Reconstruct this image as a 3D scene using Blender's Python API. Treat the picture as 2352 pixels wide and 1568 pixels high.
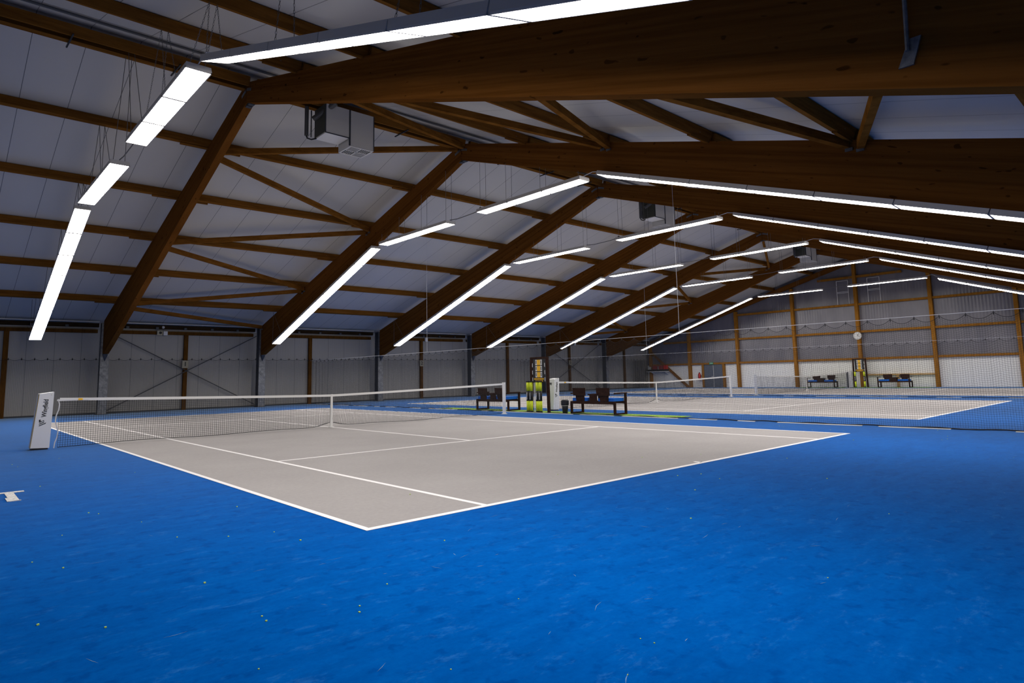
import bpy, math, random
import numpy as np
from mathutils import Vector, Matrix

for o in list(bpy.data.objects): bpy.data.objects.remove(o)
S = bpy.context.scene
C = S.collection
random.seed(7)

# ---------------------------------------------------------------- camera, world, exposure
yaw, pit, rol, FPX = .8214, .1154, -.0223, 1463.7
CX, CY = 27.65, -91.56           # principal point offset in pixels of the 2352x1568 frame
cam_pos = Vector((-2.8966, -5.208, 1.3247))
fw = Vector((math.cos(yaw)*math.cos(pit), math.sin(yaw)*math.cos(pit), math.sin(pit)))
rt = Vector((math.sin(yaw), -math.cos(yaw), 0)); up = rt.cross(fw)
r2 = rt*math.cos(rol) + up*math.sin(rol); u2 = -rt*math.sin(rol) + up*math.cos(rol)
cd = bpy.data.cameras.new('camera'); cam = bpy.data.objects.new('camera', cd); C.objects.link(cam)
M = Matrix((r2, u2, -fw)).transposed().to_4x4(); M.translation = cam_pos; cam.matrix_world = M
cd.sensor_width = 36; cd.sensor_fit = 'HORIZONTAL'; cd.lens = FPX/2352*36
cd.shift_x = -CX/2352; cd.shift_y = CY/2352
cd.clip_start = .05; cd.clip_end = 200
S.camera = cam
w = bpy.data.worlds.new('world'); S.world = w; w.use_nodes = True
w.node_tree.nodes['Background'].inputs[0].default_value = (.3, .4, .7, 1)
w.node_tree.nodes['Background'].inputs[1].default_value = 0.0
S.view_settings.view_transform = 'Standard'; S.view_settings.look = 'None'
S.view_settings.gamma = 1; S.view_settings.use_curve_mapping = False
S.view_settings.exposure = 0.0
LAMP = 29.0                      # radiance of the lamp diffusers

# ---------------------------------------------------------------- materials
def mat(name, col, rough=.6, metal=0., spec=.4, emit=None, es=1.):
    m = bpy.data.materials.new(name); m.use_nodes = True
    b = m.node_tree.nodes['Principled BSDF']
    b.inputs['Base Color'].default_value = (*col, 1); b.inputs['Roughness'].default_value = rough
    b.inputs['Metallic'].default_value = metal; b.inputs['Specular IOR Level'].default_value = spec
    if emit: b.inputs['Emission Color'].default_value = (*emit, 1); b.inputs['Emission Strength'].default_value = es
    return m
def N(m, t, **kw):
    n = m.node_tree.nodes.new(t)
    for k, v in kw.items():
        if hasattr(n, k): setattr(n, k, v)
        else: n.inputs[k.replace('_', ' ')].default_value = v
    return n
def L(m, a, b): m.node_tree.links.new(a, b)
def coords(m, scale=(1, 1, 1), rnd=False):
    tc = N(m, 'ShaderNodeTexCoord'); mp = N(m, 'ShaderNodeMapping'); mp.inputs['Scale'].default_value = scale
    L(m, tc.outputs['Object'], mp.inputs['Vector'])
    if rnd:
        oi = N(m, 'ShaderNodeObjectInfo'); ml = N(m, 'ShaderNodeMath', operation='MULTIPLY'); ml.inputs[1].default_value = 37.
        L(m, oi.outputs['Random'], ml.inputs[0]); L(m, ml.outputs[0], mp.inputs['Location'])
    return mp.outputs[0]
def ramp(m, src, stops):
    r = N(m, 'ShaderNodeValToRGB'); e = r.color_ramp.elements
    while len(e) < len(stops): e.new(.5)
    for i, (p, c) in enumerate(stops): e[i].position = p; e[i].color = (*c, 1) if len(c) == 3 else c
    L(m, src, r.inputs[0]); return r.outputs[0]
def mix(m, f, a, b, mode='MIX'):
    n = N(m, 'ShaderNodeMix', data_type='RGBA', blend_type=mode)
    for s, v in ((0, f), (6, a), (7, b)):
        if hasattr(v, 'is_output'): L(m, v, n.inputs[s])
        elif s == 0: n.inputs[0].default_value = v
        else: n.inputs[s].default_value = (*v, 1)
    return n.outputs[2]
def bsdf(m): return m.node_tree.nodes['Principled BSDF']
def bump(m, src, st, dist=.01):
    b = N(m, 'ShaderNodeBump'); b.inputs['Strength'].default_value = st; b.inputs['Distance'].default_value = dist
    L(m, src, b.inputs['Height']); L(m, b.outputs[0], bsdf(m).inputs['Normal'])
def noise(m, vec, scale, detail=4, rough=.6):
    n = N(m, 'ShaderNodeTexNoise'); n.inputs['Scale'].default_value = scale; n.inputs['Detail'].default_value = detail
    n.inputs['Roughness'].default_value = rough; L(m, vec, n.inputs['Vector']); return n.outputs['Fac']
def seamline(m, axis, period, width, off=0.):
    """1 on thin lines every `period` along a world axis"""
    tc = N(m, 'ShaderNodeTexCoord'); sp = N(m, 'ShaderNodeSeparateXYZ'); L(m, tc.outputs['Object'], sp.inputs[0])
    a = N(m, 'ShaderNodeMath', operation='ADD'); a.inputs[1].default_value = 1000*period - off; L(m, sp.outputs[axis], a.inputs[0])
    d = N(m, 'ShaderNodeMath', operation='MODULO'); d.inputs[1].default_value = period; L(m, a.outputs[0], d.inputs[0])
    l = N(m, 'ShaderNodeMath', operation='LESS_THAN'); l.inputs[1].default_value = width; L(m, d.outputs[0], l.inputs[0])
    return l.outputs[0]

def wood(name, dark, light, axis_scale, knots=True, rough=.5, tilt=0.):
    m = mat(name, light, rough+.15, spec=0.)
    v0 = coords(m, (1, 1, 1), True); rm = N(m, 'ShaderNodeMapping'); rm.inputs['Rotation'].default_value = (tilt, 0, 0); L(m, v0, rm.inputs['Vector'])
    sm = N(m, 'ShaderNodeMapping'); sm.inputs['Scale'].default_value = axis_scale; L(m, rm.outputs[0], sm.inputs['Vector']); v = sm.outputs[0]
    g = noise(m, v, 2.2, 6, .65)
    col = ramp(m, g, [(.3, dark), (.7, light)])
    if knots:
        s2 = N(m, 'ShaderNodeMapping'); s2.inputs['Scale'].default_value = (1, .42, 1); L(m, rm.outputs[0], s2.inputs['Vector'])
        k = noise(m, s2.outputs[0], 11., 1, .4)
        km = ramp(m, k, [(.715, (0, 0, 0)), (.75, (1, 1, 1))])
        col = mix(m, km, col, tuple(c*.3 for c in dark))
        l2 = N(m, 'ShaderNodeMapping'); l2.inputs['Scale'].default_value = (.2, .02, 12); L(m, rm.outputs[0], l2.inputs['Vector'])
        col = mix(m, .28, col, ramp(m, noise(m, l2.outputs[0], 1.0, 1, .3), [(.35, tuple(c*.6 for c in dark)), (.65, tuple(c*1.25 for c in light))]))
    L(m, col, bsdf(m).inputs['Base Color'])
    return m

M_ = {}
# blue carpet floor
m = mat('blue_carpet', (0, .12, .5), .6, spec=0.); M_['blue'] = m
v = coords(m); big = noise(m, v, .35, 3); vs = coords(m, (1.2, 3.5, 1)); mid = noise(m, vs, 1.6, 6, .7); fine = noise(m, v, 22, 4, .75)
c1 = ramp(m, mid, [(.3, (0, .063, .30)), (.55, (0, .097, .425)), (.75, (.001, .129, .485))])
c2 = mix(m, .35, c1, ramp(m, fine, [(.3, (0, .058, .285)), (.7, (.001, .132, .50))]))
c3 = mix(m, .22, c2, ramp(m, big, [(.35, (0, .072, .36)), (.65, (0, .118, .51))]))
blo = noise(m, v, 7.5, 3, .6); c3 = mix(m, ramp(m, blo, [(.56, (0, 0, 0)), (.66, (.42, .42, .42))]), c3, (0, .045, .25))
vsc = coords(m, (.8, 1.5, 1)); sc = noise(m, vsc, 4.2, 9, .8); scm = ramp(m, sc, [(.55, (0, 0, 0)), (.72, (.55, .55, .55))])
c4 = mix(m, scm, c3, (.035, .20, .58))
bsdf(m).inputs['Sheen Weight'].default_value = .85; bsdf(m).inputs['Sheen Roughness'].default_value = .16; bsdf(m).inputs['Sheen Tint'].default_value = (.7, .92, 1, 1)
L(m, c4, bsdf(m).inputs['Base Color']); bump(m, fine, .12, .004)
m = mat('grey_court', (.38, .35, .33), .8, spec=.2); M_['court'] = m
v = coords(m); n1 = noise(m, v, .5, 4); n2 = noise(m, v, 18, 4, .7)
col = mix(m, .4, ramp(m, n1, [(.35, (.325, .303, .30)), (.65, (.385, .36, .355))]), ramp(m, n2, [(.3, (.30, .283, .28)), (.7, (.41, .385, .38))]))
L(m, col, bsdf(m).inputs['Base Color']); bump(m, n2, .1, .003)
M_['line'] = mat('line_white', (.90, .87, .87), .6)
m = mat('green_turf', (.25, .42, .05), .9, spec=.1); M_['turf'] = m
L(m, ramp(m, noise(m, coords(m), 30, 3), [(.3, (.16, .32, .04)), (.7, (.36, .52, .09))]), bsdf(m).inputs['Base Color'])

# roof panels: pale sheet with a thin dark joint every metre
m = mat('roof_sheet', (.56, .56, .57), .38, spec=.35); M_['roof'] = m
s = seamline(m, 0, 1.0, .014, .31)
v = coords(m, (1, .2, 1)); n1 = noise(m, v, .8, 2)
base = ramp(m, n1, [(.3, (.515, .50, .475)), (.7, (.545, .53, .505))])
L(m, mix(m, s, base, (.12, .12, .12)), bsdf(m).inputs['Base Color'])
# wall sheet with fine ribs
m = mat('wall_sheet', (.34, .335, .33), .5, spec=.3); M_['wall'] = m
s = seamline(m, 0, 1.0, .02, .1); rb = seamline(m, 0, .05, .018)
L(m, mix(m, s, mix(m, rb, (.36, .345, .32), (.30, .29, .27)), (.16, .16, .16)), bsdf(m).inputs['Base Color']); bump(m, rb, .25, .004)
# gable: glossy ribbed sheet above, white board below
m = mat('gable_sheet', (.24, .24, .29), .3, spec=.6); M_['gable'] = m
wv = N(m, 'ShaderNodeTexWave'); wv.wave_type = 'BANDS'; wv.bands_direction = 'Y'; wv.inputs['Scale'].default_value = 1.7
L(m, coords(m), wv.inputs['Vector']); bump(m, wv.outputs['Fac'], .28, .02)
vv = coords(m, (1, .8, .25)); L(m, ramp(m, noise(m, vv, 1.2, 3), [(.3, (.13, .125, .155)), (.7, (.20, .19, .215))]), bsdf(m).inputs['Base Color'])
m = mat('gable_board', (.66, .66, .66), .6); M_['board'] = m
s = seamline(m, 1, 1.0, .015, .2); L(m, mix(m, s, (.84, .83, .81), (.45, .45, .45)), bsdf(m).inputs['Base Color'])
M_['glulam'] = wood('glulam', (.108, .038, .007), (.178, .068, .014), (2.0, .30, 10.0), tilt=.296)
M_['glulam2'] = wood('glulam_right', (.108, .038, .007), (.178, .068, .014), (2.0, .30, 10.0), tilt=-.296)
M_['purlin'] = wood('purlin_wood', (.12, .048, .009), (.235, .10, .02), (.5, 6, 6), knots=False)
M_['gwood'] = wood('gable_wood', (.23, .095, .015), (.36, .16, .025), (4, 4, 1), knots=False)
M_['brace'] = wood('brace_wood', (.12, .046, .008), (.25, .105, .02), (1, 1, 4), knots=False)
M_['wpost'] = wood('wall_post_wood', (.07, .03, .006), (.14, .06, .012), (4, 4, 1), knots=False)
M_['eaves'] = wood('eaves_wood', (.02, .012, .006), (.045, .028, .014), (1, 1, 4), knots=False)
M_['bench'] = wood('bench_wood', (.022, .010, .007), (.05, .022, .014), (6, 2, 6), knots=False)
M_['pale'] = wood('pale_wood', (.45, .28, .12), (.6, .40, .19), (2, 2, 2), knots=False)
m = mat('galvanised_steel', (.30, .31, .33), .45, metal=.5); M_['steel'] = m
L(m, ramp(m, noise(m, coords(m), 7, 5, .7), [(.35, (.10, .105, .115)), (.7, (.24, .245, .255))]), bsdf(m).inputs['Base Color'])
M_['dsteel'] = mat('dark_steel', (.05, .055, .065), .5, metal=.3)
M_['rod'] = mat('steel_rod', (.10, .10, .10), .5, metal=.3)
M_['white'] = mat('white_paint', (.72, .71, .70), .45)
M_['hous'] = mat('lamp_housing', (.50, .48, .46), .5)
M_['grey'] = mat('grey_metal', (.56, .54, .50), .5)
M_['lgrey'] = mat('light_grey_metal', (.62, .60, .58), .5)
M_['olive'] = mat('dark_intake', (.06, .06, .045), .6)
M_['black'] = mat('black_rubber', (.012, .012, .014), .5)
M_['cord'] = mat('black_cord', (.018, .018, .02), .7, spec=.2)
M_['rope'] = mat('white_rope', (.62, .62, .64), .6)
M_['wire'] = mat('thin_wire', (.16, .155, .15), .5, metal=.3)
M_['cush'] = mat('blue_cushion', (.008, .14, .62), .8, spec=.2)
M_['yel'] = mat('lime_yellow', (.72, .82, .02), .5)
M_['amber'] = mat('amber', (.95, .52, .02), .5)
M_['ink'] = mat('black_ink', (.02, .02, .022), .6)
M_['cream'] = mat('cream_plate', (.42, .38, .27), .5)
M_['door'] = mat('door_grey', (.10, .115, .15), .45)
M_['red'] = mat('red_paint', (.55, .02, .015), .35)
M_['dred'] = mat('dull_red', (.28, .03, .03), .5)
M_['green'] = mat('exit_green', (.03, .30, .12), .5)
M_['fuzz'] = mat('ball_fuzz', (.55, .75, .15), .8)
M_['edge'] = mat('box_edge_wood', (.33, .25, .10), .6)
M_['lamp'] = mat('lamp_diffuser', (.8, .8, .8), .5, emit=(1.0, .955, .90), es=LAMP)
M_['strip'] = mat('gable_upstand', (.5, .5, .5), .5)

# ---------------------------------------------------------------- mesh helpers
class MB:
    def __init__(s): s.v = []; s.f = []
    def add(s, vs, fs):
        o = len(s.v); s.v += [tuple(p) for p in vs]; s.f += [tuple(i+o for i in f) for f in fs]; return s
    def box(s, x0, x1, y0, y1, z0, z1):
        return s.hexa([(x0, y0, z0), (x1, y0, z0), (x1, y1, z0), (x0, y1, z0), (x0, y0, z1), (x1, y0, z1), (x1, y1, z1), (x0, y1, z1)])
    def hexa(s, p): return s.add(p, [(0, 3, 2, 1), (4, 5, 6, 7), (0, 1, 5, 4), (1, 2, 6, 5), (2, 3, 7, 6), (3, 0, 4, 7)])
    def bar(s, a, b, w_, h_, upv=(0, 0, 1)):
        """rectangular bar from a to b; w_ across, h_ along the up direction"""
        a = Vector(a); b = Vector(b); d = (b-a).normalized(); upv = Vector(upv)
        if abs(d.dot(upv)) > .99: upv = Vector((0, 1, 0))
        sx = d.cross(upv).normalized()*w_/2; sy = sx.cross(d).normalized()*h_/2
        return s.hexa([a-sx-sy, a+sx-sy, b+sx-sy, b-sx-sy, a-sx+sy, a+sx+sy, b+sx+sy, b-sx+sy])
    def tube(s, pts, r, n=6, cap=True):
        pts = [Vector(p) for p in pts]; o = len(s.v); rs = r if isinstance(r, (list, tuple)) else [r]*len(pts)
        for i, p in enumerate(pts):
            d = (pts[min(i+1, len(pts)-1)]-pts[max(i-1, 0)]).normalized()
            a = Vector((0, 0, 1)) if abs(d.z) < .9 else Vector((1, 0, 0))
            x = d.cross(a).normalized(); y = x.cross(d)
            for k in range(n):
                t = 2*math.pi*k/n; s.v.append(tuple(p + (x*math.cos(t)+y*math.sin(t))*rs[i]))
        for i in range(len(pts)-1):
            for k in range(n):
                a0 = o+i*n+k; a1 = o+i*n+(k+1) % n; s.f.append((a0, a1, a1+n, a0+n))
        if cap: s.f.append(tuple(o+k for k in range(n))[::-1]); s.f.append(tuple(o+(len(pts)-1)*n+k for k in range(n)))
        return s
    def prism_x(s, prof, x0, x1):
        """profile of (y,z) points extruded along x"""
        n = len(prof); vs = [(x0, y, z) for y, z in prof]+[(x1, y, z) for y, z in prof]
        return s.add(vs, [tuple(range(n)), tuple(range(2*n-1, n-1, -1))]+[(i, i+n, (i+1) % n+n, (i+1) % n) for i in range(n)])
    def prism_y(s, prof, y0, y1):
        n = len(prof); vs = [(x, y0, z) for x, z in prof]+[(x, y1, z) for x, z in prof]
        return s.add(vs, [tuple(range(n))[::-1], tuple(range(n, 2*n))]+[(i, (i+1) % n, (i+1) % n+n, i+n) for i in range(n)])
    def build(s, name, m, parent=None, loc=None, smooth=False):
        me = bpy.data.meshes.new(name)
        off = Vector(loc) if loc is not None else Vector((0, 0, 0))
        me.from_pydata([tuple(Vector(v)-off) for v in s.v] if loc is not None else s.v, [], s.f)
        me.validate(); me.update(); me.materials.append(M_[m] if isinstance(m, str) else m)
        if smooth:
            for p in me.polygons: p.use_smooth = True
        import bmesh
        bm = bmesh.new(); bm.from_mesh(me); bmesh.ops.recalc_face_normals(bm, faces=bm.faces); bm.to_mesh(me); bm.free()
        o = bpy.data.objects.new(name, me); C.objects.link(o)
        if loc is not None and parent is None: o.location = off
        if parent is not None: o.parent = parent
        return o
def tag(o, label=None, cat=None, group=None, kind=None):
    if label: o['label'] = label
    if cat: o['category'] = cat
    if group: o['group'] = group
    if kind: o['kind'] = kind
    return o
def thing(name, label, cat, loc=(0, 0, 0), group=None):
    o = bpy.data.objects.new(name, None); C.objects.link(o); o.location = loc; o.empty_display_size = .1
    return tag(o, label, cat, group)
def part(name, mb, m, root, smooth=False):
    """mesh in world coordinates re-based on the unrotated root"""
    off = root.location.copy(); p = root.parent
    while p: off += p.location; p = p.parent
    mb.v = [tuple(Vector(v)-off) for v in mb.v]
    return mb.build(name, m, root, smooth=smooth)
def struct(name, mb, m, parent=None):
    o = mb.build(name, m, parent)
    if parent is None: o['kind'] = 'structure'
    return o
def copy_tree(o, parent=None):
    c = o.copy(); C.objects.link(c)
    if parent is not None: c.parent = parent
    for ch in o.children: copy_tree(ch, c)
    return c
ORD = ['first', 'second', 'third', 'fourth', 'fifth', 'sixth', 'seventh', 'eighth', 'ninth', 'tenth']

def text_mesh(name, txt, size, m, root, org, ex, ey, bold=.0, font_scale=(1, 1)):
    """flat text; org = world centre, ex/ey = reading and up directions"""
    cu = bpy.data.curves.new(name, 'FONT'); cu.body = txt; cu.size = size; cu.align_x = 'CENTER'; cu.align_y = 'CENTER'
    cu.extrude = .0015; cu.offset = bold; cu.resolution_u = 3
    t = bpy.data.objects.new(name+'_t', cu); C.objects.link(t)
    dg = bpy.context.evaluated_depsgraph_get(); me = bpy.data.meshes.new_from_object(t.evaluated_get(dg))
    bpy.data.objects.remove(t)
    ex = Vector(ex); ey = Vector(ey); off = Vector(org)-root.location; nz = ex.cross(ey)
    for v in me.vertices: v.co = off + ex*(v.co.x*font_scale[0]) + ey*(v.co.y*font_scale[1]) + nz*v.co.z
    me.materials.clear(); me.materials.append(M_[m])
    o = bpy.data.objects.new(name, me); C.objects.link(o); o.parent = root
    return o

def grid_net(name, P, smax, ds_v, rows, ds_h, r, m, root, nv=10):
    """P(s,f)->(x,y,z) vectorised; cords as three-sided tubes. columns every ds_v, rows rows"""
    V = []; F = []; cnt = 0
    tri = [(1, 0), (-.5, .87), (-.5, -.87)]
    cols = np.arange(0, smax+1e-6, ds_v); f = np.linspace(0, 1, nv+1)
    s2, f2 = np.meshgrid(cols, f, indexing='ij'); X = np.stack(P(s2.ravel(), f2.ravel()), 1).reshape(len(cols), nv+1, 3)
    d = X[min(1, len(cols)-1), 0]-X[0, 0]; 
    t = np.array(P(np.array([smax]), np.array([.5])))[:, 0]-np.array(P(np.array([0.]), np.array([.5])))[:, 0]
    t[2] = 0; t = t/np.linalg.norm(t); nrm = np.array([-t[1], t[0], 0])
    for tv in tri:
        V.append((X + (t*tv[0]+nrm*tv[1])*r).reshape(-1, 3))
    n = X.shape[0]*X.shape[1]; idx = np.arange(n).reshape(X.shape[:2])
    for k in range(3):
        a = idx+k*n; b = idx+((k+1) % 3)*n
        F.append(np.stack([a[:, :-1], b[:, :-1], b[:, 1:], a[:, 1:]], -1).reshape(-1, 4))
    base = 3*n
    sh = np.linspace(0, smax, int(smax/ds_h)+1); fr = np.linspace(0, 1, rows+1)
    s2, f2 = np.meshgrid(sh, fr, indexing='ij'); X = np.stack(P(s2.ravel(), f2.ravel()), 1).reshape(len(sh), rows+1, 3)
    up_ = np.array([0, 0, 1.])
    for tv in tri: V.append((X + (up_*tv[0]+nrm*tv[1])*r).reshape(-1, 3))
    n = X.shape[0]*X.shape[1]; idx = np.arange(n).reshape(X.shape[:2])
    for k in range(3):
        a = base+idx+k*n; b = base+idx+((k+1) % 3)*n
        F.append(np.stack([a[:-1, :], b[:-1, :], b[1:, :], a[1:, :]], -1).reshape(-1, 4))
    V = np.concatenate(V); F = np.concatenate(F).astype(np.int32)
    off = np.array(root.location if root else (0, 0, 0)); V = V-off
    me = bpy.data.meshes.new(name); me.vertices.add(len(V)); me.vertices.foreach_set('co', V.astype(np.float32).ravel())
    me.loops.add(F.size); me.loops.foreach_set('vertex_index', F.ravel())
    me.polygons.add(len(F)); me.polygons.foreach_set('loop_start', np.arange(len(F), dtype=np.int32)*4)
    me.polygons.foreach_set('loop_total', np.full(len(F), 4, dtype=np.int32))
    me.update(calc_edges=True); me.materials.append(M_[m])
    o = bpy.data.objects.new(name, me); C.objects.link(o)
    if root: o.parent = root
    return o

# ---------------------------------------------------------------- measures of the hall
X0, SP, YR = 2.87, 7.07, 11.45
XA, XB, YA, YB = -4.3, 45.1, -7.15, 30.0
FX = [X0+SP*k for k in range(6)]                       # glulam arches
TAN = .283
def ztop(y): return 9.18-TAN*abs(y-YR)                 # top of the rafters
PUR = [.14, 3.15, 6.2, 9.25, 12.3, 15.3]
COURT_X = [0., 15.48, 30.97]

# ---------------------------------------------------------------- floor, courts
fl = MB().box(XA-.3, XB+.3, YA-.3, YB+.3, -.12, 0)
floor = struct('floor', fl, 'blue')
for cx in COURT_X:
    struct('court_surface', MB().box(cx, cx+10.97, 0, 23.77, 0, .002), 'court', floor)
    b = MB(); z1 = .004; t = .065
    def ln(x0, x1, y0, y1): b.box(cx+x0, cx+x1, y0, y1, .0021, z1)
    ln(0, 10.97, 0, .08); ln(0, 10.97, 23.69, 23.77)
    for x in (0, 10.97-t): ln(x, x+t, .081, 23.689)
    for x in (1.37, 10.97-1.37-t): ln(x, x+t, .081, 23.689)
    for y in (11.885-6.4, 11.885+6.4-t): ln(1.436, 9.534, y, y+t)
    ln(5.485-t/2, 5.485+t/2, 5.535, 18.235); ln(5.485-t/2, 5.485+t/2, .06, .18); ln(5.485-t/2, 5.485+t/2, 23.59, 23.71)
    struct('court_lines', b, 'line', floor)

# ---------------------------------------------------------------- roof skin, walls
zt = lambda y: ztop(y)+.262
c = MB()
c.add([(XA-.2, YR, zt(YR)), (XB+.2, YR, zt(YR)), (XB+.2, YB+.35, zt(YB+.35)), (XA-.2, YB+.35, zt(YB+.35)),
       (XA-.2, YR, zt(YR)+.12), (XB+.2, YR, zt(YR)+.12), (XB+.2, YB+.35, zt(YB+.35)+.12), (XA-.2, YB+.35, zt(YB+.35)+.12)],
      [(0, 1, 2, 3), (4, 7, 6, 5), (0, 3, 7, 4), (1, 5, 6, 2), (2, 6, 7, 3)])
c.add([(XA-.2, YR, zt(YR)), (XB+.2, YR, zt(YR)), (XB+.2, YA-.35, zt(YA-.35)), (XA-.2, YA-.35, zt(YA-.35)),
       (XA-.2, YR, zt(YR)+.12), (XB+.2, YR, zt(YR)+.12), (XB+.2, YA-.35, zt(YA-.35)+.12), (XA-.2, YA-.35, zt(YA-.35)+.12)],
      [(3, 2, 1, 0), (5, 6, 7, 4), (4, 7, 3, 0), (2, 6, 5, 1), (3, 7, 6, 2)])
struct('ceiling', c, 'roof')
struct('wall_left', MB().box(XA-.2, XB+.2, YB, YB+.12, 0, zt(YB)+.05), 'wall')
struct('wall_right', MB().box(XA-.2, XB+.2, YA-.12, YA, 0, zt(YA)+.05), 'wall')
def gable(x0, x1, z0):
    return MB().prism_x([(YA, z0), (YB, z0), (YB, zt(YB)), (YR, zt(YR)), (YA, zt(YA))], x0, x1)
struct('wall_back', gable(XA-.15, XA, 0), 'wall')
struct('wall_front', gable(XB, XB+.12, 1.97), 'gable')
struct('trim_1', MB().box(XB-.02, XB+.1, YA, YB, 0, 1.97), 'board')
struct('trim_2', MB().box(XA, XB, YB-.02, YB, 3.95, 4.12), 'strip')
struct('baseboard_left', MB().box(XA, XB, YB-.035, YB, 0, .07), 'dsteel')

# ---------------------------------------------------------------- glulam arches (two rafters each) and their columns
archn = ['nearest', 'second', 'third', 'fourth', 'fifth', 'sixth']
BT_F, BT_N = .343, .333
for k, x in enumerate(FX):
    for side in (1, -1):
        yend = 28.97 if side > 0 else -6.3
        bt = BT_F if side > 0 else BT_N
        d = abs(yend-YR); dl = d-1.3
        pr_ = [(YR+side*.012, ztop(YR)), (yend, ztop(yend)), (yend, 2.72 if side > 0 else 2.9),
               (YR+side*(d-.2), 2.72 if side > 0 else 2.9), (YR+side*dl, 8.62-bt*dl), (YR+side*.012, 8.62)]
        lab = f'{archn[k]} glued timber rafter, {"half falling left to the side wall" if side>0 else "half running right from the ridge"}'
        o = thing('roof_rafter', lab, 'roof beam', (x, YR+side*.5, 8.6), 'glued timber rafters of the hall')
        part('beam', MB().prism_x(pr_, x-.1, x+.1), 'glulam' if side > 0 else 'glulam2', o)
        # ridge plates and lower shoe
        pl = MB()
        pl.bar((x-.106, YR+side*.03, 8.97), (x-.106, YR+side*.33, 8.97-.30*.3), .012, .075)
        part('ridge_plate', pl, 'steel', o)
        part('ridge_shoe', MB().box(x-.07, x+.07, YR+side*.02, YR+side*.16, 8.555, 8.615), 'dsteel', o)
    # steel column on the far wall
    y0, y1, cxm = 29.0, 29.42, x
    o = thing('steel_column', f'galvanised steel column under the {archn[k]} arch at the left wall', 'column', (cxm, 29.2, 0), 'steel columns along the far side wall')
    b = MB(); zc = ztop(29.2)+.0
    b.box(cxm-.17, cxm+.17, y0, y0+.022, 0, zc-.02); b.box(cxm-.17, cxm+.17, y1-.022, y1, 0, zc-.02)
    part('post', b, 'steel', o)
    part('shaded_web', MB().box(cxm-.15, cxm+.15, y0+.023, y1-.023, 0, zc-.025), 'dsteel', o)  # dark block between the flanges; the recess shade is put into its colour
    part('base_plate', MB().box(cxm-.22, cxm+.22, y0-.05, y1+.05, 0, .02), 'dsteel', o)
    part('bracket', MB().add([(cxm-.1, y0, 2.70), (cxm+.1, y0, 2.70), (cxm, y0, 2.38), (cxm-.1, y0-.16, 2.70), (cxm+.1, y0-.16, 2.70), (cxm, y0-.02, 2.38)],
         [(0, 1, 2), (3, 5, 4), (0, 3, 4, 1), (1, 4, 5, 2), (2, 5, 3, 0)]), 'dsteel', o)

# ---------------------------------------------------------------- purlins
bx = [XA]+FX+[XB]
sidename = {1: 'far roof slope', -1: 'near roof slope'}
for bi in range(7):
    xa, xb = bx[bi]+.0, bx[bi+1]
    bay = 'before the nearest arch' if bi == 0 else ('behind the sixth arch' if bi == 6 else f'between {archn[bi-1]} and {archn[bi]} arches')
    for side in (1, -1):
        for j, d in enumerate(PUR):
            y = YR+side*(d if j else .19)
            lab = f'purlin {bay}, {"beside ridge" if j == 0 else ORD[j-1]+" below ridge"}, {"left" if side > 0 else "right"} slope'
            o = thing('roof_purlin', lab, 'purlin', ((xa+xb)/2, y, ztop(y)), 'timber purlins under the roof sheets')
            up_ = Vector((0, side*TAN, 1)).normalized()
            h = .24; cz = ztop(y)+h/2+.003; ea, eb = xa+.004, xb-.004
            if j == 0: cz = 9.02+h/2; ea, eb = xa+(.105 if bi else .01), xb-(.105 if bi < 6 else .35)
            part('beam', MB().bar((ea, y, cz), (eb, y, cz), .125, h, up_), 'purlin', o)
            if j == 0: continue
            if bi > 0:
                q = MB().bar((xa+.02, y+side*.092, cz-.028-.092*TAN), (xa+.85, y+side*.092, cz-.028-.092*TAN), .055, h*.98, up_); part('splice_plank', q, 'purlin', o)
            if bi < 6:
                q = MB().bar((xb-.85, y, ztop(y)-.022), (xb-.11, y, ztop(y)-.022), .10, .045, up_); part('packing_plank', q, 'purlin', o)
                q = MB().box(xb-.5, xb-.46, y-.062, y-.055, cz-.02, cz+.02); part('bolt', q, 'steel', o)

# diagonal braces under the roof in two bays
def brace(xa, xb, nodes_a, nodes_b, where):
    # zigzag: start at ridge on side a
    for side in (1, -1):
        ys = [0.0, 3.2, 6.25, 9.35, 12.35, 15.4, 17.9]
        for i in range(6 if side > 0 else 5):
            fa = i % 2 == 0
            x_s, x_e = (xb, xa) if fa == nodes_b else (xa, xb)
            sgn = 1 if x_e > x_s else -1
            ya, yb = YR+side*(ys[i]+.12), YR+side*(ys[i+1]-.08-(.45 if i == 5 else 0))
            za, zb = ztop(ya)-.10, ztop(yb)-.10
            a = Vector((x_s+sgn*.10, ya, za)); e = Vector((x_e-sgn*.10, yb, zb))
            o = thing('diagonal_brace', f'slanting brace {where}, {ORD[i]} from ridge, {"left" if side > 0 else "right"} slope', 'brace', (a+e)/2, 'zigzag timber braces under the purlins')
            dd = (e-a).normalized(); part('timber', MB().bar(a+dd*.06, e-dd*.06, .125, .17), 'brace', o)
            for p, s_ in ((a, 1), (e, -1)):
                part('bracket', MB().box(p.x-.03, p.x+.03, p.y-.07, p.y+.07, p.z-.13, p.z-.07), 'steel', o)
brace(FX[0], FX[1], False, True, 'between nearest and second arches')
brace(FX[4], FX[5], True, False, 'between fifth and sixth arches')

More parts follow.
